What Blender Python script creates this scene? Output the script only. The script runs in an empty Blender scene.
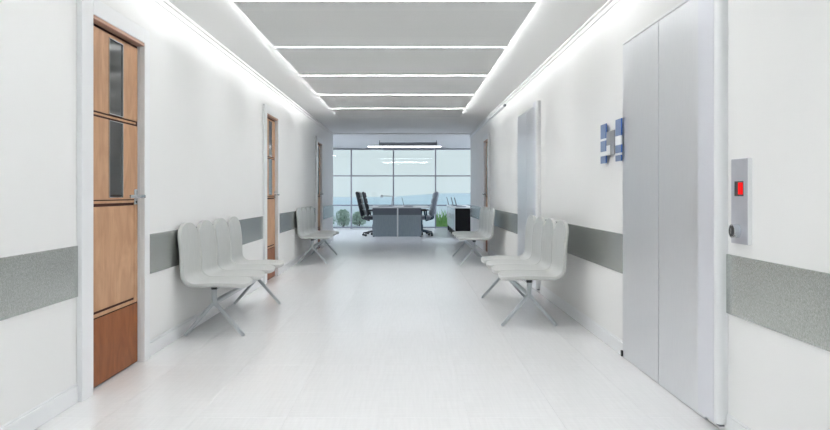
import bpy, bmesh, math, random
from mathutils import Vector, Matrix
random.seed(7)
S = bpy.context.scene
COL = S.collection

# ------------------------------------------------------------------ camera, world, exposure
F = 760.0
CAMH = 1.12
cd = bpy.data.cameras.new('camera'); cam = bpy.data.objects.new('camera', cd); COL.objects.link(cam)
cam.location = (0, 0, CAMH); cam.rotation_euler = (math.pi/2, 0, 0)
cd.sensor_width = 36; cd.lens = 36*F/830
cd.shift_x = 7/830; cd.shift_y = -22/830
cd.clip_start = 0.02; cd.clip_end = 2000
S.camera = cam
S.view_settings.view_transform = 'Standard'; S.view_settings.look = 'None'
S.view_settings.gamma = 1; S.view_settings.use_curve_mapping = False
S.view_settings.exposure = 0.12
SKY = 0.82
w = bpy.data.worlds.new('world'); S.world = w; w.use_nodes = True
nt = w.node_tree; bg = nt.nodes['Background']
tc = nt.nodes.new('ShaderNodeTexCoord'); sx = nt.nodes.new('ShaderNodeSeparateXYZ')
mr = nt.nodes.new('ShaderNodeMapRange'); mr.inputs['From Min'].default_value = -0.05; mr.inputs['From Max'].default_value = 0.6
cr = nt.nodes.new('ShaderNodeValToRGB')
cr.color_ramp.elements[0].color = (0.80, 0.91, 0.96, 1); cr.color_ramp.elements[1].color = (0.66, 0.82, 0.97, 1)
e = cr.color_ramp.elements.new(0.25); e.color = (0.83, 0.93, 0.94, 1)
nt.links.new(tc.outputs['Generated'], sx.inputs[0]); nt.links.new(sx.outputs['Z'], mr.inputs['Value'])
nt.links.new(mr.outputs[0], cr.inputs[0]); nt.links.new(cr.outputs[0], bg.inputs['Color'])
bg.inputs['Strength'].default_value = SKY
GAP_LIGHT = 102.0      # linear lamps between the ceiling panels
ADDED_OFFICE_LIGHT = 36.0   # added office panels, unseen, brightening the far end
COVE_LIGHT = 29.0     # LED strips on top of the panel edges

# ------------------------------------------------------------------ materials
def mat(name, col, rough=0.5, metal=0.0, spec=0.5, coat=0.0, noise=None, bump=None, emit=None, stretch=(1,1,1), trans=0.0):
    m = bpy.data.materials.new(name); m.use_nodes = True
    t = m.node_tree; b = t.nodes['Principled BSDF']
    b.inputs['Base Color'].default_value = (*col, 1); b.inputs['Roughness'].default_value = rough
    b.inputs['Metallic'].default_value = metal; b.inputs['Specular IOR Level'].default_value = spec
    b.inputs['Coat Weight'].default_value = coat; b.inputs['Coat Roughness'].default_value = 0.08
    b.inputs['Transmission Weight'].default_value = trans
    if emit:
        b.inputs['Emission Color'].default_value = (*emit[0], 1); b.inputs['Emission Strength'].default_value = emit[1]
    if noise or bump:
        c = t.nodes.new('ShaderNodeTexCoord'); mp = t.nodes.new('ShaderNodeMapping')
        mp.inputs['Scale'].default_value = stretch
        t.links.new(c.outputs['Object'], mp.inputs[0])
    if noise:
        sc, col2, det = noise
        n = t.nodes.new('ShaderNodeTexNoise'); n.inputs['Scale'].default_value = sc; n.inputs['Detail'].default_value = det
        r = t.nodes.new('ShaderNodeValToRGB'); r.color_ramp.elements[0].position = 0.32; r.color_ramp.elements[1].position = 0.68
        r.color_ramp.elements[0].color = (*col, 1); r.color_ramp.elements[1].color = (*col2, 1)
        t.links.new(mp.outputs[0], n.inputs['Vector']); t.links.new(n.outputs['Fac'], r.inputs[0])
        t.links.new(r.outputs[0], b.inputs['Base Color'])
    if bump:
        sc, st, dist = bump
        n = t.nodes.new('ShaderNodeTexNoise'); n.inputs['Scale'].default_value = sc; n.inputs['Detail'].default_value = 3
        bp = t.nodes.new('ShaderNodeBump'); bp.inputs['Strength'].default_value = st; bp.inputs['Distance'].default_value = dist
        t.links.new(mp.outputs[0], n.inputs['Vector']); t.links.new(n.outputs['Fac'], bp.inputs['Height'])
        t.links.new(bp.outputs[0], b.inputs['Normal'])
    return m

M = {}
M['wall'] = mat('wall_paint', (0.82,0.82,0.81), 0.5, noise=(1.5,(0.835,0.835,0.825),2), bump=(160,0.25,0.002))
M['ceil'] = mat('ceiling_paint', (0.79,0.79,0.78), 0.6, bump=(120,0.1,0.001))
M['panel'] = mat('ceiling_panel_fabric', (0.70,0.71,0.70), 0.8, noise=(90,(0.73,0.74,0.73),3), bump=(200,0.3,0.001))
M['trim'] = mat('white_lacquer', (0.82,0.83,0.84), 0.3, bump=(30,0.05,0.0005))
M['steel'] = mat('brushed_steel', (0.74,0.75,0.775), 0.36, metal=0.85, noise=(14,(0.78,0.79,0.81),3), stretch=(1,30,1), bump=(40,0.06,0.0005))
M['strip'] = mat('bumper_rail_metal', (0.40,0.42,0.40), 0.25, metal=0.8, noise=(110,(0.58,0.60,0.58),5), bump=(180,0.25,0.001))
M['chrome'] = mat('satin_chrome', (0.60,0.63,0.65), 0.22, metal=0.9, bump=(50,0.03,0.0003))
M['tube'] = mat('grey_painted_tube', (0.46,0.49,0.51), 0.28, metal=0.45, bump=(50,0.03,0.0003))
M['plate'] = mat('grey_sign_plate', (0.30,0.31,0.33), 0.35, metal=0.5, noise=(6,(0.48,0.49,0.51),1))
M['jambface'] = mat('lilac_lacquer', (0.72,0.73,0.78), 0.3, metal=0.3, bump=(30,0.03,0.0005))
M['panelmetal'] = mat('call_panel_metal', (0.50,0.51,0.56), 0.35, metal=0.6, noise=(14,(0.54,0.55,0.60),3))
M['black'] = mat('black_plastic', (0.012,0.013,0.015), 0.35, bump=(80,0.1,0.0005))
M['blackgloss'] = mat('black_lacquer', (0.006,0.006,0.007), 0.6, spec=0.2, bump=(80,0.1,0.0005))
M['shell'] = mat('seat_laminate', (0.51,0.52,0.505), 0.32, noise=(9,(0.56,0.57,0.55),3), stretch=(1,8,1), bump=(12,0.04,0.001))
M['core'] = mat('dark_red_core', (0.035,0.010,0.006), 0.6, spec=0.1, noise=(20,(0.05,0.014,0.008),3), stretch=(1,1,0.1))
M['lip'] = mat('head_liner_wood', (0.42,0.24,0.17), 0.4, noise=(20,(0.50,0.30,0.22),3), stretch=(1,0.1,1))
M['blue'] = mat('sign_blue', (0.15,0.22,0.38), 0.35, bump=(80,0.05,0.0005))
M['bluedark'] = mat('sign_blue_edge', (0.03,0.12,0.42), 0.35, bump=(80,0.05,0.0005))
M['white'] = mat('white_plastic', (0.82,0.84,0.84), 0.3, bump=(80,0.05,0.0005))
M['red'] = mat('red_display', (0.25,0.002,0.002), 0.5, spec=0.1, emit=((1.0,0.0,0.0),0.85), noise=(5,(0.27,0.003,0.002),1))
M['lamp'] = mat('lamp_diffuser', (0.9,0.9,0.9), 0.5, emit=((0.98,0.99,1.0),GAP_LIGHT), noise=(5,(0.88,0.88,0.88),1))
M['led'] = mat('led_strip', (0.9,0.9,0.9), 0.5, emit=((0.98,0.99,1.0),COVE_LIGHT), noise=(5,(0.88,0.88,0.88),1))
M['addedlamp'] = mat('added_lamp_diffuser', (0.9,0.9,0.9), 0.5, emit=((0.78,0.85,1.0),ADDED_OFFICE_LIGHT), noise=(5,(0.88,0.88,0.88),1))
M['pendantlight'] = mat('pendant_diffuser', (0.9,0.9,0.9), 0.5, emit=((0.93,0.97,1.0),5.0), noise=(5,(0.88,0.88,0.88),1))
M['greymetal'] = mat('grey_metal', (0.16,0.17,0.19), 0.35, metal=0.5, bump=(80,0.05,0.0005))
M['frame'] = mat('window_frame_metal', (0.30,0.32,0.36), 0.4, metal=0.4, bump=(80,0.05,0.0005))
M['deskmetal'] = mat('desk_front_metal', (0.27,0.33,0.38), 0.35, metal=0.5, noise=(6,(0.31,0.37,0.41),3), stretch=(8,1,1))
M['deskdark'] = mat('desk_dark_grey', (0.13,0.15,0.18), 0.4, metal=0.3, bump=(80,0.05,0.0005))
M['leather'] = mat('black_leather', (0.010,0.013,0.018), 0.28, spec=0.6, bump=(60,0.2,0.002))
M['greyfabric'] = mat('grey_leather', (0.27,0.31,0.36), 0.35, bump=(60,0.2,0.002))
M['chairmetal'] = mat('dark_teal_metal', (0.03,0.07,0.10), 0.3, metal=0.4, bump=(80,0.05,0.0005))
M['paleblue'] = mat('cabinet_white_front', (0.70,0.74,0.77), 0.12, spec=0.7, bump=(30,0.03,0.0005))
M['leaf'] = mat('leaf_green', (0.17,0.40,0.07), 0.5, noise=(8,(0.30,0.55,0.14),3))
M['paleleaf'] = mat('hazed_leaf_green', (0.36,0.50,0.36), 0.6, noise=(8,(0.48,0.60,0.46),3))  # haze behind the glass is put into this leaf colour
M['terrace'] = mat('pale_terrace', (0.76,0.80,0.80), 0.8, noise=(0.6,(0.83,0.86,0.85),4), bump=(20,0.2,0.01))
M['hill'] = mat('hazed_hill', (0.80,0.90,0.93), 0.9, noise=(0.01,(0.82,0.91,0.93),4))  # distance haze is put into the hill colour
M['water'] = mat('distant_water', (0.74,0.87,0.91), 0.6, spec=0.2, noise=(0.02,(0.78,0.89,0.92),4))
M['grout'] = mat('pale_grout', (0.86,0.86,0.86), 0.5, noise=(30,(0.86,0.86,0.855),2))

def wood(name, a, b):
    m = bpy.data.materials.new(name); m.use_nodes = True; t = m.node_tree; p = t.nodes['Principled BSDF']
    c = t.nodes.new('ShaderNodeTexCoord'); mp = t.nodes.new('ShaderNodeMapping'); mp.inputs['Scale'].default_value = (1, 3.2, 1.3)
    n = t.nodes.new('ShaderNodeTexNoise'); n.inputs['Scale'].default_value = 2.2; n.inputs['Detail'].default_value = 4; n.inputs['Distortion'].default_value = 1.6
    wv = t.nodes.new('ShaderNodeTexNoise'); wv.inputs['Scale'].default_value = 45; wv.inputs['Detail'].default_value = 2
    mp2 = t.nodes.new('ShaderNodeMapping'); mp2.inputs['Scale'].default_value = (1, 2.5, 0.12)
    r = t.nodes.new('ShaderNodeValToRGB'); r.color_ramp.elements[0].position = 0.3; r.color_ramp.elements[1].position = 0.7
    r.color_ramp.elements[0].color = (*a,1); r.color_ramp.elements[1].color = (*b,1)
    mx = t.nodes.new('ShaderNodeMixRGB'); mx.blend_type = 'MULTIPLY'; mx.inputs[0].default_value = 0.22
    t.links.new(c.outputs['Object'], mp.inputs[0]); t.links.new(mp.outputs[0], n.inputs['Vector'])
    t.links.new(c.outputs['Object'], mp2.inputs[0]); t.links.new(mp2.outputs[0], wv.inputs['Vector'])
    t.links.new(n.outputs['Fac'], r.inputs[0]); t.links.new(r.outputs[0], mx.inputs[1]); t.links.new(wv.outputs['Fac'], mx.inputs[2])
    t.links.new(mx.outputs[0], p.inputs['Base Color']); p.inputs['Roughness'].default_value = 0.42; p.inputs['Specular IOR Level'].default_value = 0.15
    return m
M['wood'] = wood('maple_veneer', (0.46,0.255,0.14), (0.62,0.37,0.22))
M['darkwood'] = wood('dark_red_veneer', (0.22,0.066,0.018), (0.32,0.105,0.031))  # darker, redder tone for the kick field

def tile_mat():
    m = bpy.data.materials.new('floor_tile_woven'); m.use_nodes = True; t = m.node_tree; p = t.nodes['Principled BSDF']
    c = t.nodes.new('ShaderNodeTexCoord')
    outs = []
    for sc in ((60, 3, 1), (3, 60, 1)):
        mp = t.nodes.new('ShaderNodeMapping'); mp.inputs['Scale'].default_value = sc
        n = t.nodes.new('ShaderNodeTexNoise'); n.inputs['Scale'].default_value = 1.0; n.inputs['Detail'].default_value = 3
        t.links.new(c.outputs['Object'], mp.inputs[0]); t.links.new(mp.outputs[0], n.inputs['Vector']); outs.append(n)
    ad = t.nodes.new('ShaderNodeMath'); ad.operation = 'ADD'
    t.links.new(outs[0].outputs['Fac'], ad.inputs[0]); t.links.new(outs[1].outputs['Fac'], ad.inputs[1])
    r = t.nodes.new('ShaderNodeMapRange'); r.inputs['From Min'].default_value = 0.7; r.inputs['From Max'].default_value = 1.3
    t.links.new(ad.outputs[0], r.inputs['Value'])
    mx = t.nodes.new('ShaderNodeMixRGB'); mx.inputs[1].default_value = (0.82,0.82,0.82,1); mx.inputs[2].default_value = (0.88,0.88,0.88,1)
    t.links.new(r.outputs[0], mx.inputs[0]); t.links.new(mx.outputs[0], p.inputs['Base Color'])
    p.inputs['Roughness'].default_value = 0.22; p.inputs['Specular IOR Level'].default_value = 0.22
    bp = t.nodes.new('ShaderNodeBump'); bp.inputs['Strength'].default_value = 0.05; bp.inputs['Distance'].default_value = 0.001
    t.links.new(ad.outputs[0], bp.inputs['Height']); t.links.new(bp.outputs[0], p.inputs['Normal'])
    p.inputs['Specular IOR Level'].default_value = 0.0
    gl = t.nodes.new('ShaderNodeBsdfGlossy'); gl.inputs['Roughness'].default_value = 0.2; gl.inputs['Color'].default_value = (0.97,0.985,1,1)
    fr = t.nodes.new('ShaderNodeFresnel'); fr.inputs[0].default_value = 1.36
    mn = t.nodes.new('ShaderNodeMath'); mn.operation = 'MINIMUM'; mn.inputs[1].default_value = 0.42
    ms = t.nodes.new('ShaderNodeMixShader')
    t.links.new(fr.outputs[0], mn.inputs[0]); t.links.new(mn.outputs[0], ms.inputs[0]); t.links.new(p.outputs[0], ms.inputs[1]); t.links.new(gl.outputs[0], ms.inputs[2])
    t.links.new(ms.outputs[0], t.nodes['Material Output'].inputs['Surface'])
    return m
M['tile'] = tile_mat()

def glass_mat(name, tint, refl):
    m = bpy.data.materials.new(name); m.use_nodes = True; t = m.node_tree
    t.nodes.remove(t.nodes['Principled BSDF']); o = t.nodes['Material Output']
    tr = t.nodes.new('ShaderNodeBsdfTransparent'); tr.inputs[0].default_value = (*tint,1)
    gl = t.nodes.new('ShaderNodeBsdfGlossy'); gl.inputs['Roughness'].default_value = 0.02
    fr = t.nodes.new('ShaderNodeFresnel'); fr.inputs[0].default_value = refl
    mx = t.nodes.new('ShaderNodeMixShader')
    t.links.new(fr.outputs[0], mx.inputs[0]); t.links.new(tr.outputs[0], mx.inputs[1]); t.links.new(gl.outputs[0], mx.inputs[2])
    t.links.new(mx.outputs[0], o.inputs[0]); return m
M['glass'] = glass_mat('window_glass', (0.95,0.98,0.985), 1.5)
M['darkglass'] = mat('dark_door_glass', (0.02,0.022,0.022), 0.10, spec=0.5, bump=(4,0.05,0.002))

# ------------------------------------------------------------------ helpers
def bx(bm, x0, x1, y0, y1, z0, z1, bev=0.0, seg=1):
    x0, x1 = sorted((x0,x1)); y0, y1 = sorted((y0,y1)); z0, z1 = sorted((z0,z1))
    vs = [bm.verts.new((x,y,z)) for x in (x0,x1) for y in (y0,y1) for z in (z0,z1)]
    fs = [bm.faces.new([vs[i] for i in q]) for q in ((0,1,3,2),(4,6,7,5),(0,4,5,1),(2,3,7,6),(0,2,6,4),(1,5,7,3))]
    if bev > 0:
        es = list({e for f in fs for e in f.edges})
        bmesh.ops.bevel(bm, geom=es, offset=bev, segments=seg, affect='EDGES', profile=0.5)
    return bm
def B(*a, **k): return bx(bmesh.new(), *a, **k)

def tube(bm, p0, p1, r, r2=None, n=14):
    p0 = Vector(p0); p1 = Vector(p1); d = p1-p0; r2 = r if r2 is None else r2
    q = d.to_track_quat('Z', 'Y').to_matrix().to_4x4()
    bmesh.ops.create_cone(bm, cap_ends=True, segments=n, radius1=r, radius2=r2, depth=d.length,
                          matrix=Matrix.Translation((p0+p1)/2) @ q)
    return bm
def T(*a, **k): return tube(bmesh.new(), *a, **k)

def flatbar(bm, p0, p1, wy, t, bev=0.004):
    """rectangular bar from p0 to p1: wy wide, t thick"""
    p0 = Vector(p0); p1 = Vector(p1); d = p1-p0
    z = d.normalized(); y = Vector((0,1,0)) if abs(z.y) < 0.9 else Vector((1,0,0)); x = y.cross(z).normalized(); y = z.cross(x)
    b2 = bmesh.new(); bx(b2, -t/2, t/2, -wy/2, wy/2, 0, d.length, bev)
    mtx = Matrix((( x.x,y.x,z.x,p0.x),(x.y,y.y,z.y,p0.y),(x.z,y.z,z.z,p0.z),(0,0,0,1)))
    b2.transform(mtx)
    me = bpy.data.meshes.new('tmp'); b2.to_mesh(me); bm.from_mesh(me); b2.free(); bpy.data.meshes.remove(me)
    return bm

def obj(name, bm, m, parent=None, smooth=False, label=None, pos=None):
    """mesh in world coordinates; parent stays where it is"""
    bmesh.ops.recalc_face_normals(bm, faces=bm.faces)
    me = bpy.data.meshes.new(name)
    if pos is not None: bm.transform(Matrix.Translation(-Vector(pos)))
    bm.to_mesh(me); bm.free()
    me.materials.append(M[m] if isinstance(m, str) else m)
    if smooth:
        me.polygons.foreach_set('use_smooth', [True]*len(me.polygons))
        me.set_sharp_from_angle(angle=math.radians(40))
    o = bpy.data.objects.new(name, me); COL.objects.link(o)
    if pos is not None: o.location = pos
    if parent is not None:
        o.parent = parent
        if parent.type == 'EMPTY': o.matrix_parent_inverse = Matrix.Translation(-parent.location)
    if label: o['label'] = label
    return o

def thing(name, label, cat, loc, group=None):
    o = bpy.data.objects.new(name, None); COL.objects.link(o); o.location = loc; o.empty_display_size = 0.1
    o['label'] = label; o['category'] = cat
    if group: o['group'] = group
    return o
def struct(name, loc=(0,0,0), label=None, cat=None):
    o = bpy.data.objects.new(name, None); COL.objects.link(o); o.location = loc; o['kind'] = 'structure'
    if label: o['label'] = label
    if cat: o['category'] = cat
    return o
def S_(o, label, cat):
    o['kind'] = 'structure'; o['label'] = label; o['category'] = cat; return o
def tag(o, label, cat, group=None):
    o['label'] = label; o['category'] = cat
    if group: o['group'] = group
    return o
def copy_tree(o, parent=None):
    c = o.copy(); COL.objects.link(c)
    if parent is not None: c.parent = parent
    for ch in [k for k in ALLCH.get(o.name, [])]: copy_tree(ch, c)
    return c
ALLCH = {}
def index_children():
    ALLCH.clear()
    for o in bpy.data.objects:
        if o.parent: ALLCH.setdefault(o.parent.name, []).append(o)
def dup(root, loc, rz=0.0, label=None, group=None):
    index_children()
    c = copy_tree(root); c.location = loc; c.rotation_euler = (0,0,rz)
    if label: c['label'] = label
    if group: c['group'] = group
    return c

# ------------------------------------------------------------------ dimensions
WL, WR = -1.775, 1.48
CH = 2.53                   # ceiling height
Y0, Y1 = -3.0, 18.0         # corridor
OY = 24.0                   # window wall
OL, OR = -4.4, 4.0          # office half widths
WT = 0.14
DOORS_L = [(4.22,5.04), (9.43,10.23), (14.69,15.5)]
DOORS_R = [(13.85,14.62)]
DH = 2.11

# ------------------------------------------------------------------ floor, tile by tile
fl = obj('floor', B(OL-0.2, OR+0.2, Y0, OY+0.25, -0.10, -0.0012), 'tile'); S_(fl, 'glossy white tiled floor running down the corridor into the office', 'floor')
TW, TL, J = 0.452, 1.16, 0.0014
xs = [0.30 + TW*k for k in range(-5, 4)]     # joint lines
xs = [WL] + [x for x in xs if WL+0.05 < x < WR-0.05] + [WR]
ys = [3.79 + TL*k for k in range(-6, 9)]
ys = [Y0] + ys
mesh_cache = {}
for i in range(len(xs)-1):
    for j in range(len(ys)-1):
        w_ = round(xs[i+1]-xs[i]-J, 4); l_ = round(ys[j+1]-ys[j]-J, 4); key = (w_, l_)
        c_ = ((xs[i]+xs[i+1])/2, (ys[j]+ys[j+1])/2, 0)
        if key not in mesh_cache:
            o = obj('floor_tile', B(c_[0]-w_/2, c_[0]+w_/2, c_[1]-l_/2, c_[1]+l_/2, -0.009, 0), 'tile', fl, pos=c_)
            mesh_cache[key] = o.data
        else:
            o = bpy.data.objects.new('floor_tile', mesh_cache[key]); COL.objects.link(o); o.parent = fl; o.location = c_
bm = bmesh.new()
y = ys[-1]
while y < OY+0.2:
    y2 = min(y+TL, OY+0.2)
    if y < Y1-0.6: rng = xs
    else: rng = [OL] + [0.30+TW*k for k in range(-10, 9)] + [OR]
    for i in range(len(rng)-1):
        if rng[i+1]-rng[i] > 0.01: bx(bm, rng[i]+J/2, rng[i+1]-J/2, y+J/2, y2-J/2, -0.009, 0)
    y = y2
o = obj('distant_floor_tiles', bm, 'tile', fl); o['kind'] = 'stuff'

# ------------------------------------------------------------------ walls
def side_wall(name, s, xw, doors, label):
    bm = bmesh.new(); y = Y0
    for a, b in doors:
        bx(bm, xw, xw+s*WT, y, a, 0, CH); bx(bm, xw, xw+s*WT, a, b, DH, CH); y = b
    bx(bm, xw, xw+s*WT, y, Y1, 0, CH)
    return S_(obj(name, bm, 'wall'), label, 'wall')
side_wall('wall_left', -1, WL, DOORS_L, 'white plaster corridor wall on the left with three wooden doors')
side_wall('wall_right', 1, WR, DOORS_R, 'white plaster corridor wall on the right with the elevators')
# office side walls and return walls
bm = bmesh.new()
bx(bm, OL, WL-WT, Y1-0.14, Y1, 0, CH); bx(bm, WR+WT, OR, Y1-0.14, Y1, 0, CH)
S_(obj('wall_front', bm, 'wall'), 'return walls closing the office off beside the corridor mouth', 'wall')
bm = bmesh.new(); bx(bm, OL-0.14, OL, Y1-0.14, OY+0.2, 0, CH); S_(obj('wall_left', bm, 'wall'), 'white side wall of the far office, left', 'wall')
bm = bmesh.new(); bx(bm, OR, OR+0.14, Y1-0.14, OY+0.2, 0, CH); S_(obj('wall_right', bm, 'wall'), 'white side wall of the far office, right', 'wall')

# ------------------------------------------------------------------ ceiling
bm = bmesh.new(); bx(bm, WL-0.14, WR+0.14, Y0, Y1, CH, CH+0.12); bx(bm, OL-0.14, OR+0.14, Y1, OY+0.2, CH, CH+0.12)
ceil = S_(obj('ceiling', bm, 'ceil'), 'white ceiling with a row of floating grey panels down the corridor', 'ceiling')
PL, PR, PZ = -1.236, 0.912, 2.470
gaps = [5.33+1.705*k for k in range(-5, 5)]
GW = 0.026
edges = [Y0+0.02] + gaps + [13.55]
for k in range(len(edges)-1):
    a = edges[k] + (GW/2 if k else 0); b = edges[k+1] - (GW/2 if k < len(edges)-2 else 0)
    obj('ceiling_panel', B(PL, PR, a, b, PZ, PZ+0.022, bev=0.002), 'panel', ceil)
for k, g in enumerate(gaps):
    words = ['above the near foreground', 'just above the top edge of the view', 'second', 'third']
    lab = 'thin bright linear light in a gap between ceiling panels'
    t = thing('linear_light', lab, 'ceiling light', ((PL+PR)/2, g, PZ+0.02), 'linear lights between the ceiling panels')
    obj('diffuser', B(PL+0.005, PR-0.005, g-0.0105, g+0.0105, PZ+0.007, PZ+0.014), 'lamp', t)
    obj('housing', B(PL+0.02, PR-0.02, g-0.012, g+0.012, PZ+0.0145, PZ+0.05), 'greymetal', t)
LINLAB = {5: 'linear light slot cut off by the top edge of the picture, nearest of the row',
          6: 'linear light slot between ceiling panels, next beyond the one at the picture top',
          7: 'linear light slot in the middle of the five seen between ceiling panels',
          8: 'linear light slot between ceiling panels, last but one towards the office',
          9: 'linear light slot between ceiling panels, farthest one towards the office'}
lin = [o for o in bpy.data.objects if o.name.startswith('linear_light') and o.type == 'EMPTY']
for k, g in enumerate(gaps):
    o = min(lin, key=lambda q: abs(q.location.y-g))
    if k in LINLAB: o['label'] = LINLAB[k]
    else: o['label'] = ['linear light slot at the far back end of the ceiling behind the viewer', 'linear light slot second from the back end behind the viewer', 'linear light slot right above the viewer', 'linear light slot just ahead of the viewer, above the picture top', 'linear light slot before the elevator, above the picture top'][k]
for s, xe, lab in ((-1, PL, 'hidden warm white LED strip on the left edge of the floating ceiling panels'), (1, PR, 'hidden warm white LED strip on the right edge of the floating ceiling panels')):
    x0 = xe - s*0.058
    t = obj('cove_light', B(x0, x0 - s*0.02, Y0+0.03, 13.5, PZ+0.0222, PZ+0.052), 'led')
    tag(t, lab, 'strip light')
t = obj('cove_light', B(PL+0.10, PR-0.10, 13.47, 13.49, PZ+0.0222, PZ+0.052), 'led')  # end strip added to brighten the ceiling and floor beyond the panels
tag(t, 'added LED strip, unseen, along the far end of the floating ceiling panels, towards the office', 'strip light')
# cornice at the wall top
for s, xw, nm in ((-1, WL, 'left'), (1, WR, 'right')):
    bm = bmesh.new()
    bx(bm, xw, xw-s*0.012, Y0, Y1, 2.462, 2.50, 0.003)
    bx(bm, xw, xw-s*0.028, Y0, Y1, 2.500, 2.514, 0.003)
    bx(bm, xw, xw-s*0.016, Y0, Y1, 2.514, CH)
    S_(obj('trim_1' if s < 0 else 'trim_2', bm, 'ceil'), 'stepped white cornice along the top of the %s wall' % nm, 'cornice')
# bulkhead edge where the office ceiling starts
bm = B(WL, WR, Y1-0.02, Y1+0.10, CH-0.022, CH, bev=0.004)
S_(obj('trim_3', bm, 'ceil'), 'low white ceiling lip where the corridor opens into the office', 'trim')

# ------------------------------------------------------------------ doors
def casing_pts(a, b): return (a-0.15, b+0.10)
def build_door(n, s, xw, a, b, mirror=False, label=''):
    """s: outward direction of the wall (-1 left, +1 right)"""
    root = struct('door_%d' % n, (xw, (a+b)/2, 0), label, 'door')
    face = xw - s*0.03; back = xw + s*0.10
    ca, cb = (a-0.15, b+0.10) if s < 0 else (a-0.10, b+0.10)
    for y0, y1 in ((ca, a), (b, cb)):
        obj('door_casing', B(face, xw, y0, y1, 0, DH+0.10, bev=0.004, seg=2), 'trim', root)
    obj('door_head', B(face, xw, a, b, DH+0.004, DH+0.10, bev=0.003), 'trim', root)
    obj('jamb', B(xw, back, b-0.004, b, 0, DH-0.02), 'trim', root)
    obj('jamb', B(xw, back, a, a+0.004, 0, DH-0.02), 'trim', root)
    obj('head_liner', B(face+s*0.002, back, a, b, DH-0.018, DH+0.003, bev=0.002), 'lip', root)
    lf = xw + s*0.018           # leaf core face
    A, Z = a+0.005, b-0.005
    leaf = obj('door_leaf', B(lf, lf+s*0.045, A, Z, 0.006, DH-0.022), 'core', root)
    pf = lf - s*0.006           # proud veneer pieces
    def P(y0, y1, z0, z1, m='wood'):
        obj('veneer_panel', B(lf, pf, y0, y1, z0, z1, bev=0.0015), m, leaf)
    gl0, gl1 = a+0.33, a+0.54      # glass strip
    top = DH-0.038
    e = b-0.018
    # upper field
    P(A+0.004, gl0-0.012, 1.592, top); P(gl1+0.006, e, 1.592, top)
    P(A+0.004, e-0.03, 1.570, 1.581)
    P(A+0.004, gl0-0.012, 1.080, 1.558); P(gl1+0.006, e, 1.080, 1.558)
    P(gl0-0.012, gl1+0.006, 2.052, top); P(gl0-0.012, gl1+0.006, 1.080, 1.092)
    P(A+0.004, e, 1.058, 1.073)
    # middle field with inset right margin
    P(A+0.004, b-0.085, 0.440, 1.040)
    P(b-0.076, e, 0.405, 1.053)
    P(A+0.004, b-0.079, 0.405, 0.425)
    # kick field
    P(A+0.004, e, 0.012, 0.396, 'darkwood')
    for z0, z1 in ((1.598, 2.046), (1.096, 1.552)):
        fr = bmesh.new()
        x0, x1 = lf, pf - s*0.003
        bx(fr, x0, x1, gl0-0.006, gl0, z0-0.004, z1+0.004); bx(fr, x0, x1, gl1-0.001, gl1+0.005, z0-0.004, z1+0.004)
        bx(fr, x0, x1, gl0, gl1, z1, z1+0.005); bx(fr, x0, x1, gl0, gl1, z0-0.005, z0)
        obj('glass_bead', fr, 'chrome', leaf)
        obj('glass_pane', B(lf, lf-s*0.003, gl0, gl1, z0, z1), 'darkglass', leaf)
    # lever handle
    hy, hz = b-0.062, 1.098
    hb = bmesh.new()
    bx(hb, pf, pf-s*0.008, hy-0.026, hy+0.026, 1.045, 1.145, 0.004, 2)
    hd = obj('handle', hb, 'chrome', root, smooth=True)
    lb = bmesh.new(); tube(lb, (pf-s*0.004, hy, hz), (pf-s*0.062, hy, hz), 0.010)
    bx(lb, pf-s*0.050, pf-s*0.066, hy-0.24, hy+0.012, hz-0.011, hz+0.011, 0.004, 2)
    obj('lever', lb, 'chrome', hd, smooth=True)
    kb = bmesh.new(); tube(kb, (pf-s*0.007, hy, 1.062), (pf-s*0.011, hy, 1.062), 0.008); obj('keyhole', kb, 'black', hd)
    return root, ca, cb
LABD = ['nearest wooden door with glass strips in the left wall',
        'middle of the three wooden doors in the left wall, between the two benches',
        'farthest wooden door in the left wall, behind the far bench']
cuts_l = []
for i, (a, b) in enumerate(DOORS_L):
    r, ca, cb = build_door(i+1, -1, WL, a, b, label=LABD[i]); cuts_l.append((ca, cb))
cuts_r = []
for i, (a, b) in enumerate(DOORS_R):
    r, ca, cb = build_door(4, 1, WR, a, b, label='wooden door in the right wall, beyond both elevators'); cuts_r.append((ca, cb))

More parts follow.
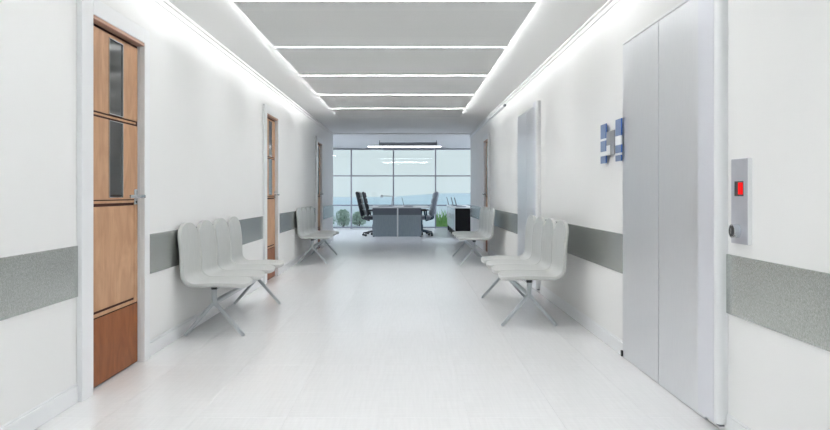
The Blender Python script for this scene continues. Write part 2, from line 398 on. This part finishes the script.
# ------------------------------------------------------------------ elevators
ELEV = [(3.75, 5.19), (8.70, 10.17)]
for i, (a, b) in enumerate(ELEV):
    root = struct('door_%d' % (5+i), (WR, (a+b)/2, 0),
                  ['nearest brushed steel elevator with two door panels', 'second brushed steel elevator farther down the right wall'][i], 'elevator')
    mid = (a+b)/2 - 0.02; xf = WR-0.014
    obj('elevator_panel', B(xf, WR, a, mid-0.005, 0.004, 2.125, bev=0.0015), 'steel', root)
    obj('elevator_panel', B(xf, WR, mid+0.005, b, 0.004, 2.125, bev=0.0015), 'steel', root)
    obj('elevator_gasket', B(WR-0.004, WR, mid-0.005, mid+0.005, 0.004, 2.125), 'greymetal', root)
    obj('elevator_header', B(WR-0.015, WR, a, b, 2.128, 2.146, bev=0.003), 'trim', root)
    obj('header_groove', B(WR-0.003, WR, a, b, 2.146, 2.151), 'steel', root)
    # rounded jamb, ends a little above the floor
    jb = bmesh.new(); n = 10; prof = []
    x_out = WR-0.052; y_n, y_f = a-0.235, a-0.004
    prof = [(WR, y_n), (x_out+0.03, y_n)]
    for q in range(n+1):
        t = q/n*math.pi/2
        prof.append((x_out+0.03-0.03*math.sin(t), y_n+0.03-0.03*math.cos(t)))
    prof += [(x_out, a-0.012), (x_out+0.008, y_f), (WR, y_f)]
    lo = [jb.verts.new((x, y_, 0.048)) for x, y_ in prof]; hi = [jb.verts.new((x, y_, 2.15)) for x, y_ in prof]
    m_ = len(prof)
    for q in range(m_): jb.faces.new((lo[q], lo[(q+1)%m_], hi[(q+1)%m_], hi[q]))
    jb.faces.new(lo); jb.faces.new(list(reversed(hi)))
    obj('elevator_jamb', jb, 'trim', root, smooth=True)
    obj('jamb_face', B(x_out-0.002, x_out, y_n+0.034, a-0.012, 0.05, 2.148, bev=0.0008), 'jambface', root)
    obj('jamb_foot', B(WR-0.035, WR-0.012, y_n+0.01, y_n+0.05, 0.036, 0.048), 'greymetal', root)
    obj('door_guide', B(WR-0.026, WR-0.014, b-0.012, b+0.012, 0.006, 0.046, bev=0.002), 'black', root)
    cuts_r.append((y_n, b+0.004))

# ------------------------------------------------------------------ bumper rails and baseboards, cut around the openings
def segments(cuts):
    cuts = sorted(cuts); y = Y0; out = []
    for a, b in cuts: out.append((y, a)); y = b
    out.append((y, Y1)); return out
tn = 4
wordsL = ['in front of the nearest left door', 'behind the near left bench', 'behind the far left bench', 'beyond the farthest left door']
wordsR = ['in the right foreground below the call panel', 'between the two elevators, behind the near right bench', 'beside the second elevator, behind the far right bench', 'beyond the right wooden door']
for s, xw, cuts, ws, nm in ((-1, WL, cuts_l, wordsL, 'left'), (1, WR, cuts_r, wordsR, 'right')):
    for k, (a, b) in enumerate(segments(cuts)):
        o = obj('trim_%d' % tn, B(xw, xw-s*0.009, a, b, 0.565, 0.838, bev=0.002), 'strip'); tn += 1
        S_(o, 'wide grey metal bumper rail ' + ws[k], 'wall rail')
        bm = bmesh.new(); bx(bm, xw, xw-s*0.009, a, b, 0, 0.092, 0.003); bx(bm, xw, xw-s*0.005, a, b, 0.092, 0.104, 0.002)
        o = obj('baseboard_' + nm, bm, 'trim'); S_(o, 'white baseboard ' + ws[k], 'baseboard')

# conduit along the upper right wall
o = thing('cable_conduit', 'thin white conduit along the top of the right wall, dark cap at its near end', 'conduit', (WR, 11.5, 2.445))
obj('pipe', T((WR-0.018, 11.52, 2.445), (WR-0.018, Y1, 2.445), 0.017), 'trim', o, smooth=True)
obj('end_cap', T((WR-0.018, 11.46, 2.445), (WR-0.018, 11.54, 2.445), 0.021), 'greymetal', o, smooth=True, label='dark grey end cap')

# ------------------------------------------------------------------ benches
def shell_bm(y0, xb, xf_, wd=0.508):
    """one L shaped laminated shell; x0 back, origin at post; y0 centre"""
    path = []; zt, zs, R = 0.885, 0.402, 0.105
    lean = 0.018
    nb = 16
    for i in range(nb): t = i/nb; path.append((xb - lean*(1-t)**1.5, zt + (zs+R-zt)*t))
    na = 10
    for i in range(na): t = i/na*math.pi/2; path.append((xb+R-R*math.cos(t), zs+R-R*math.sin(t)))
    nsx = 14
    for i in range(nsx+1): t = i/nsx; path.append((xb+R+(xf_-xb-R)*t, zs + 0.012*t - 0.012*max(0,(t-0.8)/0.2)**2))
    L = [0]
    for p, q in zip(path, path[1:]): L.append(L[-1]+math.dist(p, q))
    tot = L[-1]
    # denser samples near the ends
    samp = [0,0.002,0.007,0.020,0.04,0.065,0.095,0.13,0.17]; mid = [0.17+(tot-0.17-0.12)*k/20 for k in range(1, 20)]
    samp += mid + [tot-d for d in (0.12,0.085,0.055,0.03,0.012,0.004,0)]
    def at(s_):
        for k in range(len(L)-1):
            if s_ <= L[k+1]+1e-9:
                f = (s_-L[k])/(L[k+1]-L[k]); return (path[k][0]+(path[k+1][0]-path[k][0])*f, path[k][1]+(path[k+1][1]-path[k][1])*f)
        return path[-1]
    def nrm(s_):
        p, q = at(max(0,s_-0.01)), at(min(tot,s_+0.01)); dx, dz = q[0]-p[0], q[1]-p[1]; l = math.hypot(dx,dz); return (-dz/l, dx/l)
    bm = bmesh.new(); nw = 14; rows = []
    for s_ in samp:
        d1, d2 = s_, tot-s_; r1, r2 = 0.17, 0.11; hw = wd/2
        if d1 < 0.13: hw = wd/2*max(0.006, (1-(1-d1/0.13)**2.3))**(1/2.3)
        if d2 < 0.10: hw = wd/2*max(0.006, (1-(1-d2/0.10)**2.8))**(1/2.8)
        x, z = at(s_); nx, nz = nrm(s_); dish = 0.016*min(1, d1/0.2)*min(1, d2/0.2)
        row = []
        for k in range(nw+1):
            t = -1+2*k/nw; t = math.sin(t*math.pi/2)*0.35+t*0.65
            o_ = dish*(t*t)
            row.append(bm.verts.new((x+nx*o_*1, y0+t*hw, z+nz*o_*1)))
        rows.append(row)
    for a, b in zip(rows, rows[1:]):
        for k in range(nw): bm.faces.new((a[k], a[k+1], b[k+1], b[k]))
    return bm
def make_bench(label, xb, xf_):
    root = thing('waiting_bench', label, 'bench', (0,0,0))
    for k in range(4):
        o = obj('seat_shell', shell_bm(0.048+0.522*k, xb, xf_), 'shell', root, smooth=False)
        o.data.polygons.foreach_set('use_smooth', [True]*len(o.data.polygons))
        md = o.modifiers.new('thick', 'SOLIDIFY'); md.thickness = 0.032; md.offset = 0
        md = o.modifiers.new('round', 'SUBSURF'); md.levels = 1; md.render_levels = 1
    for y in (0.0, 1.70):
        p = obj('support_post', T((0,y,0.235),(0,y,0.372), 0.021, n=18), 'tube', root, smooth=True)
        obj('collar', T((0,y,0.366),(0,y,0.388), 0.024, n=18), 'black', p, smooth=True, label='black collar')
        for sx_ in (-1, 1):
            b_ = bmesh.new(); flatbar(b_, (0.004*sx_, y, 0.262), (sx_*0.232, y, 0.0), 0.034, 0.030, 0.008)
            # cut flat at the floor
            for v in b_.verts:
                if v.co.z < 0.0: v.co.z = 0.0
            obj('leg', b_, 'tube', root, smooth=True)
    obj('beam', T((0,-0.0,0.262),(0,1.70,0.262), 0.022, n=18), 'tube', root, smooth=True)
    rb = bmesh.new(); bx(rb, -0.03, 0.03, 0.0, 1.70, 0.368, 0.387, 0.003); obj('seat_rail', rb, 'tube', root)
    return root
bench = make_bench('near left bench of four joined grey shell seats against the wall', -0.212, 0.268)
bench_r = make_bench('near right bench of four joined grey shell seats beyond the elevator', -0.283, 0.24)
dup(bench, (-1.517, 12.05, 0), 0, 'far left bench of four joined grey shell seats, beyond the middle door', None)
dup(bench_r, (1.02, 11.72+1.70, 0), math.pi, 'far right bench of four joined grey shell seats, near the office', None)
bench.location = (-1.517, 5.95, 0)
bench_r.location = (1.02, 6.40+1.70, 0); bench_r.rotation_euler = (0,0,math.pi)
for o in bpy.data.objects:
    if o.name.startswith('waiting_bench'): o['group'] = 'waiting benches along the corridor'

# ------------------------------------------------------------------ wall signs
def make_sign(label):
    t = thing('wall_sign', label, 'sign', (WR, 5.44, 1.34), 'blue and white wall signs')
    xf = WR-0.03
    def slat(y0, y1, whites):
        o = obj('blue_slat', B(xf, xf+0.008, y0, y1, 1.34, 1.63, bev=0.0015), 'blue', t)
        obj('slat_edge', B(xf-0.0005, xf+0.0085, y0-0.004, y0, 1.34, 1.63), 'bluedark', o)
        for z0, z1 in whites: obj('white_band', B(xf-0.0015, xf+0.0088, y0-0.0045, y1+0.0003, z0, z1), 'white', o)
    slat(5.575, 5.725, ((1.506,1.522),(1.394,1.426)))
    slat(5.175, 5.315, ((1.451,1.514),(1.381,1.396)))
    c = obj('centre_plate', B(WR-0.028, WR-0.022, 5.345, 5.565, 1.392, 1.565, bev=0.001), 'plate', t, label='bare metal plate')
    obj('white_square', B(WR-0.0295, WR-0.028, 5.46, 5.56, 1.395, 1.465), 'white', c)
    obj('back_bar', B(WR-0.0215, WR, 5.25, 5.66, 1.47, 1.485), 'greymetal', t)
    return t
sg = make_sign('large blue and white sign of two slats around a metal plate, beside the near elevator')
dup(sg, (WR, 5.44+4.83, 1.34-0.015), 0, 'small pale blue wall sign just past the second elevator')
dup(sg, (WR, 5.44+7.53, 1.34-0.005), 0, 'farthest blue wall sign, beside the wooden door in the right wall')

# ------------------------------------------------------------------ call panel
t = thing('call_panel', 'grey elevator call panel with red display and round key switch', 'call panel', (WR, 3.385, 0.90))
pl = obj('plate', B(WR-0.018, WR, 3.275, 3.440, 0.895, 1.272, bev=0.003, seg=2), 'panelmetal', t)
obj('plate_side', B(WR-0.016, WR, 3.268, 3.275, 0.897, 1.270), 'trim', t)
d = obj('display', B(WR-0.0195, WR-0.017, 3.312, 3.400, 1.106, 1.172), 'black', t)
dg = bmesh.new(); bx(dg, WR-0.0205, WR-0.019, 3.316, 3.362, 1.114, 1.166, 0.0004); obj('red_digit', dg, 'red', d, label='glowing red figure')
k = obj('key_switch', T((WR-0.016, 3.365, 0.952), (WR-0.048, 3.365, 0.952), 0.031, n=28), 'chrome', t, smooth=True)
bm = T((WR-0.048, 3.365, 0.952), (WR-0.0495, 3.365, 0.952), 0.025, n=28); obj('switch_face', bm, 'black', k, smooth=True)
bm = B(WR-0.0508, WR-0.0495, 3.362, 3.368, 0.938, 0.966); obj('key_slot', bm, 'chrome', k)

# ------------------------------------------------------------------ window wall
mull = [-1.79+1.33*k for k in range(-1, 5)]
ml = [OL+0.04] + mull + [OR-0.04]
win = struct('window_1', (0, OY, 0), 'wall of tall window panes in thin grey frames behind the desks', 'window')
for x in ml: obj('mullion', B(x-0.022, x+0.022, OY-0.03, OY+0.05, 0.0, 2.52), 'frame', win)
for z in (0.035, 0.73, 1.66, 2.505): obj('transom', B(OL, OR, OY-0.026, OY+0.046, z-0.02, z+0.02), 'frame', win)
zz = [0.055, 0.71, 0.75, 1.64, 1.68, 2.485]
for i in range(len(ml)-1):
    for k in range(3):
        obj('window_pane', B(ml[i]+0.022, ml[i+1]-0.022, OY+0.004, OY+0.010, zz[2*k], zz[2*k+1]), 'glass', win)

# ------------------------------------------------------------------ added office lights, unseen beside the view, to brighten the office
for x in (-3.0, 2.75):
    for y in (19.6, 22.0):
        t = thing('added_office_light', 'added square office ceiling light, unseen, on the %s side, %s' % ('left' if x < 0 else 'right', 'near the corridor' if y < 20 else 'near the windows'), 'ceiling light', (x, y, CH))
        obj('diffuser', B(x-0.3, x+0.3, y-0.3, y+0.3, CH-0.012, CH-0.004), 'addedlamp', t)
        fr = bmesh.new(); bx(fr, x-0.33, x+0.33, y-0.33, y-0.30, CH-0.02, CH); bx(fr, x-0.33, x+0.33, y+0.30, y+0.33, CH-0.02, CH)
        bx(fr, x-0.33, x-0.30, y-0.30, y+0.30, CH-0.02, CH); bx(fr, x+0.30, x+0.33, y-0.30, y+0.30, CH-0.02, CH); obj('frame', fr, 'trim', t)

# ------------------------------------------------------------------ pendant lamp
PY = 20.4; k_ = PY/F
px = lambda v: (v-408)*k_
pz = lambda v: CAMH + (193-v)*k_
t = thing('pendant_lamp', 'long suspended linear lamp with dark housing over the desk', 'lamp', (px(408), PY, CH))
obj('housing', B(px(379), px(437), PY-0.09, PY+0.09, pz(145.3), pz(142.6), bev=0.005), 'greymetal', t)
obj('light_blade', B(px(368), px(441), PY-0.045, PY+0.045, pz(147.0), pz(146.2)), 'pendantlight', t)
obj('added_light_cap', B(px(367.5), px(441.5), PY-0.06, PY+0.06, pz(146.2), pz(145.6)), 'greymetal', t)  # cap added to keep the blade's light off the ceiling
obj('lower_reflector', B(px(383), px(434), PY-0.07, PY+0.07, pz(150.2), pz(148.2), bev=0.005), 'frame', t)
for xx in (379.6, 436.4): obj('suspension_rod', T((px(xx), PY, pz(145)), (px(xx), PY, CH), 0.008), 'greymetal', t)
for xx in (384, 408, 433): obj('bracket', B(px(xx)-0.01, px(xx)+0.01, PY-0.01, PY+0.01, pz(149), pz(144)), 'greymetal', t)

# ------------------------------------------------------------------ desk
DY = 19.35
t = thing('office_desk', 'white topped desk with two ribbed grey front panels between the office chairs', 'desk', (-0.2, DY+0.4, 0))
obj('desk_top', B(-0.965, 0.55, DY-0.05, DY+1.85, 0.735, 0.768, bev=0.004), 'white', t)
for x0, x1 in ((-0.90, -0.283), (-0.245, 0.335)):
    p = bmesh.new(); bx(p, x0, x1, DY+0.012, DY+0.03, 0.012, 0.56)
    n = int((x1-x0)/0.042)
    for q in range(n):
        c = x0 + (q+0.5)*(x1-x0)/n; bx(p, c-0.012, c+0.012, DY, DY+0.012, 0.02, 0.555, 0.003)
    obj('front_panel', p, 'deskmetal', t)
    obj('upper_band', B(x0, x1, DY+0.02, DY+0.04, 0.56, 0.735), 'deskdark', t)  # dark band set back under the tabletop
for x in (-0.90, 0.335-0.04):
    for y in (DY+0.05, DY+1.72): obj('leg', B(x, x+0.04, y, y+0.05, 0, 0.735), 'black', t)
obj('side_panel', B(-0.283, -0.245, DY+0.03, DY+1.7, 0.012, 0.735), 'white', t)

def laptop(x, y, z, face, label, open_=1.75, w=0.34, d=0.24, rz=0.0):
    t = thing('laptop', label, 'laptop', (x, y, z))
    s = face
    b = bmesh.new(); bx(b, x-d/2, x+d/2, y-w/2, y+w/2, z+0.001, z+0.017, 0.003); base = obj('base', b, 'greyfabric', t)
    kb = B(x-d*0.30, x+d*0.30, y-w*0.42, y+w*0.42, z+0.017, z+0.019); obj('keyboard', kb, 'black', base)
    hx = x - s*d/2; b = bmesh.new()
    top = (hx - s*0.055, y, z+0.017+0.225)
    flatbar(b, (hx, y, z+0.014), top, w, 0.008, 0.001); lid = obj('lid', b, 'greymetal', t)
    b = bmesh.new(); off = s*0.005
    flatbar(b, (hx+off-s*0.003, y, z+0.035), (top[0]+off+s*0.003, y, z+0.225), w*0.9, 0.001, 0.0); obj('screen', b, 'blackgloss', lid)
    return t
laptop(0.015, DY+0.30, 0.768, 1, 'open laptop on the desk, to the right of the desk lamp')
# notebook / papers and lamp
o = obj('paper_stack', B(-0.76, -0.40, DY+0.05, DY+0.30, 0.769, 0.781, bev=0.002), 'deskmetal'); tag(o, 'thin grey folder lying on the left half of the desk', 'folder')
t = thing('desk_lamp', 'small pale desk lamp with a horizontal arm on the white desk', 'lamp', (-0.45, DY+0.6, 0.768))
obj('base', T((-0.43,DY+0.6,0.768),(-0.43,DY+0.6,0.785),0.07,n=24), 'tube', t, smooth=True)
obj('stem', T((-0.43,DY+0.6,0.78),(-0.40,DY+0.6,1.04),0.011), 'tube', t, smooth=True)
obj('arm', T((-0.39,DY+0.6,1.035),(-0.66,DY+0.6,1.045),0.009), 'tube', t, smooth=True)
obj('lamp_shade', T((-0.69,DY+0.6,1.005),(-0.69,DY+0.6,1.07),0.045,0.022,n=20), 'tube', t, smooth=True)

# ------------------------------------------------------------------ office chairs
def cushion(bm, sx_, sy_, sz_, mtx, bev):
    b = bmesh.new(); bx(b, -sx_/2, sx_/2, -sy_/2, sy_/2, -sz_/2, sz_/2, bev, 3); b.transform(mtx)
    me = bpy.data.meshes.new('t'); b.to_mesh(me); bm.from_mesh(me); b.free(); bpy.data.meshes.remove(me); return bm
def office_chair(label, fm, metal, group):
    t = thing('office_chair', label, 'office chair', (0,0,0), group)
    b = cushion(bmesh.new(), 0.50, 0.50, 0.095, Matrix.Translation((0.02,0,0.475)), 0.035); obj('seat', b, fm, t, smooth=True)
    b = bmesh.new(); R_ = Matrix.Rotation(math.radians(-13), 4, 'Y')
    base = Matrix.Translation((-0.235,0,0.52)) @ R_
    back = obj('backrest', cushion(b, 0.07, 0.47, 0.66, base @ Matrix.Translation((-0.035,0,0.33)), 0.032), fm, t, smooth=True)
    for k in range(4):
        c = cushion(bmesh.new(), 0.05, 0.42, 0.145, base @ Matrix.Translation((0.008,0,0.09+0.155*k)), 0.022); obj('back_pad', c, fm, back, smooth=True)
    b = tube(bmesh.new(), (-0.10,0,0.40), (-0.30,0,0.46), 0.02); tube(b, (-0.30,0,0.46), (-0.335,0,0.78), 0.018); obj('back_stay', b, metal, t, smooth=True)
    for s in (-1, 1):
        b = bmesh.new(); bx(b, -0.16, 0.15, s*0.30-0.028, s*0.30+0.028, 0.655, 0.685, 0.010, 2); a = obj('armrest', b, 'black', t, smooth=True)
        b = tube(bmesh.new(), (0.05,s*0.24,0.44), (0.02,s*0.295,0.655), 0.014); tube(b, (-0.12,s*0.24,0.44), (-0.10,s*0.295,0.655), 0.014); obj('arm_support', b, metal, a, smooth=True)
    b = tube(bmesh.new(), (0,0,0.10), (0,0,0.30), 0.03, n=18); tube(b, (0,0,0.30), (0,0,0.43), 0.018, n=18); obj('gas_lift', b, metal, t, smooth=True)
    for k in range(5):
        an = k*2*math.pi/5 + 0.3; dx, dy = math.cos(an), math.sin(an)
        b = tube(bmesh.new(), (0.02*dx,0.02*dy,0.125), (0.29*dx,0.29*dy,0.078), 0.022, 0.014); lg = obj('leg', b, metal, t, smooth=True)
        c = tube(bmesh.new(), (0.29*dx-0.02*dy,0.29*dy+0.02*dx,0.030), (0.29*dx+0.02*dy,0.29*dy-0.02*dx,0.030), 0.030, n=14)
        tube(c, (0.29*dx,0.29*dy,0.03), (0.29*dx,0.29*dy,0.08), 0.010); obj('caster', c, 'black', lg, smooth=True)
    return t
G1, G2 = 'black office chairs left of the desk', 'grey office chairs right of the desk'
c1 = office_chair('black leather office chair at the left end of the desk, nearer the corridor', 'leather', 'black', G1)
dup(c1, (-0.80, 20.52, 0), 0.05, 'black leather office chair left of the desk, half hidden behind another')
c1.location = (-0.90, 19.80, 0); c1.rotation_euler = (0,0,-0.08)
c2 = office_chair('grey office chair at the right end of the desk, nearer the corridor', 'greyfabric', 'chairmetal', G2)
dup(c2, (0.36, 20.54, 0), math.pi+0.08, 'grey office chair right of the desk, half hidden behind another')
c2.location = (0.36, 19.80, 0); c2.rotation_euler = (0,0,math.pi-0.10)

# ------------------------------------------------------------------ cabinet on the right
t = thing('sideboard', 'white fronted sideboard with a black end panel against the right side', 'cabinet', (1.5, 21.0, 0))
obj('end_panel', B(1.185, 1.72, 19.06, 19.10, 0.135, 0.735), 'blackgloss', t)
obj('body', B(1.20, 1.72, 19.10, 22.9, 0.16, 0.735), 'deskdark', t)
for k in range(5):
    y0 = 19.11+0.758*k; dr = obj('cabinet_door', B(1.176, 1.20, y0, y0+0.75, 0.165, 0.73, bev=0.002), 'paleblue', t)
    obj('door_pull', B(1.160, 1.176, y0+0.66, y0+0.68, 0.42, 0.56, bev=0.002), 'chrome', dr)
obj('top_board', B(1.165, 1.74, 19.04, 22.95, 0.735, 0.762, bev=0.003), 'white', t)
for k in range(5):
    for x in (1.19, 1.66): obj('leg', B(x, x+0.045, 19.12+0.92*k, 19.17+0.92*k, 0, 0.16), 'black', t)
    obj('under_shelf', B(1.19, 1.70, 19.12+0.92*k, 19.17+0.92*k, 0.10, 0.16), 'black', t) if k in (0,) else None
laptop(1.38, 19.75, 0.762, 1, 'open laptop on the near end of the sideboard', w=0.30)
laptop(1.36, 20.9, 0.762, 1, 'open laptop on the middle of the sideboard', w=0.30)
laptop(1.30, 22.1, 0.762, 1, 'open laptop at the window end of the sideboard', w=0.30)

# ------------------------------------------------------------------ outdoors
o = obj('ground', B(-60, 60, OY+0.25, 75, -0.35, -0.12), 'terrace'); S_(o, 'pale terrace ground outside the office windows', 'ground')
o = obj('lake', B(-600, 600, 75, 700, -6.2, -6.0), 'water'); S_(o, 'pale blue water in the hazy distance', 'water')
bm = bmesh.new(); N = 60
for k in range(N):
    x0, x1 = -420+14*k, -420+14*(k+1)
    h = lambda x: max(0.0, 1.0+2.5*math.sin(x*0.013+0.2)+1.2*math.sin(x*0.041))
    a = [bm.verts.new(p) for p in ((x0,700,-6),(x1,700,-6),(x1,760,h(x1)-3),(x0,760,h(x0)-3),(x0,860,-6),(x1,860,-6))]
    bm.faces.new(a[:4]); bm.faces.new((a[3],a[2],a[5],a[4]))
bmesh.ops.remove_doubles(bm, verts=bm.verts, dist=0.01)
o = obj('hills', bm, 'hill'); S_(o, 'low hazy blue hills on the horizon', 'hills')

def shrub(x, y, z, rx, ry, h, n, m, label, leaf=0.05, group=None):
    t = thing('shrub', label, 'shrub', (x,y,z), group)
    bm = bmesh.new()
    for _ in range(n):
        th = random.uniform(0, 2*math.pi); u = random.random()**0.5; hh = random.random()
        r = math.sqrt(max(0.05, 1-(2*hh-0.9)**2*0.75))*u
        p = Vector((x+rx*r*math.cos(th), y+ry*r*math.sin(th), z+0.05+h*hh))
        R = Matrix.Rotation(random.uniform(0,6.28),3,'Z') @ Matrix.Rotation(random.uniform(-1.1,1.1),3,'X')
        l = leaf*random.uniform(0.7,1.3)
        vs = [bm.verts.new(p + R @ Vector(v)) for v in ((-l*0.4,0,0),(0,-l*0.15,0.01),(l*0.4,0,0),(l*0.15,l,0.01),(-l*0.15,l,0.01))]
        bm.faces.new(vs)
    obj('foliage', bm, m, t)
    b = bmesh.new()
    for k in range(5):
        a_ = k*1.3; tube(b, (x+0.03*math.cos(a_), y+0.03*math.sin(a_), z), (x+rx*0.5*math.cos(a_), y+ry*0.5*math.sin(a_), z+h*0.7), 0.012, 0.006, n=6)
    obj('stems', b, 'core', t)
    return t
for k, (x, y, h) in enumerate(((-3.6,28.0,0.62),(-3.0,28.4,0.50),(-2.4,28.1,0.66),(-1.85,28.5,0.55))):
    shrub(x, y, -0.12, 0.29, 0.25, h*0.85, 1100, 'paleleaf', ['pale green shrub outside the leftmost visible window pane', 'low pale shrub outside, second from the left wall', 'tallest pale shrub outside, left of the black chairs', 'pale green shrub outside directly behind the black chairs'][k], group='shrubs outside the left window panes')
# grassy plant right
t = thing('ornamental_grass', 'bright green grass clump outside beside the white sideboard', 'plant', (1.22, 25.6, -0.12))
for q in range(70):
    b = bmesh.new(); x = 1.22+random.uniform(-0.26,0.22); y = 25.6+random.uniform(-0.15,0.15); hh = random.uniform(0.35,0.72); ln = random.uniform(-0.22,0.22)
    pts = [(x+ln*s_*s_, y, -0.12+hh*s_) for s_ in (0,0.35,0.7,1)]; wds = (0.016,0.02,0.013,0.002)
    vs = [[b.verts.new((p[0]-w_, p[1], p[2])), b.verts.new((p[0]+w_, p[1]+0.004, p[2]))] for p, w_ in zip(pts, wds)]
    for u, v in zip(vs, vs[1:]): b.faces.new((u[0],u[1],v[1],v[0]))
    obj('grass_blade', b, 'leaf', t)
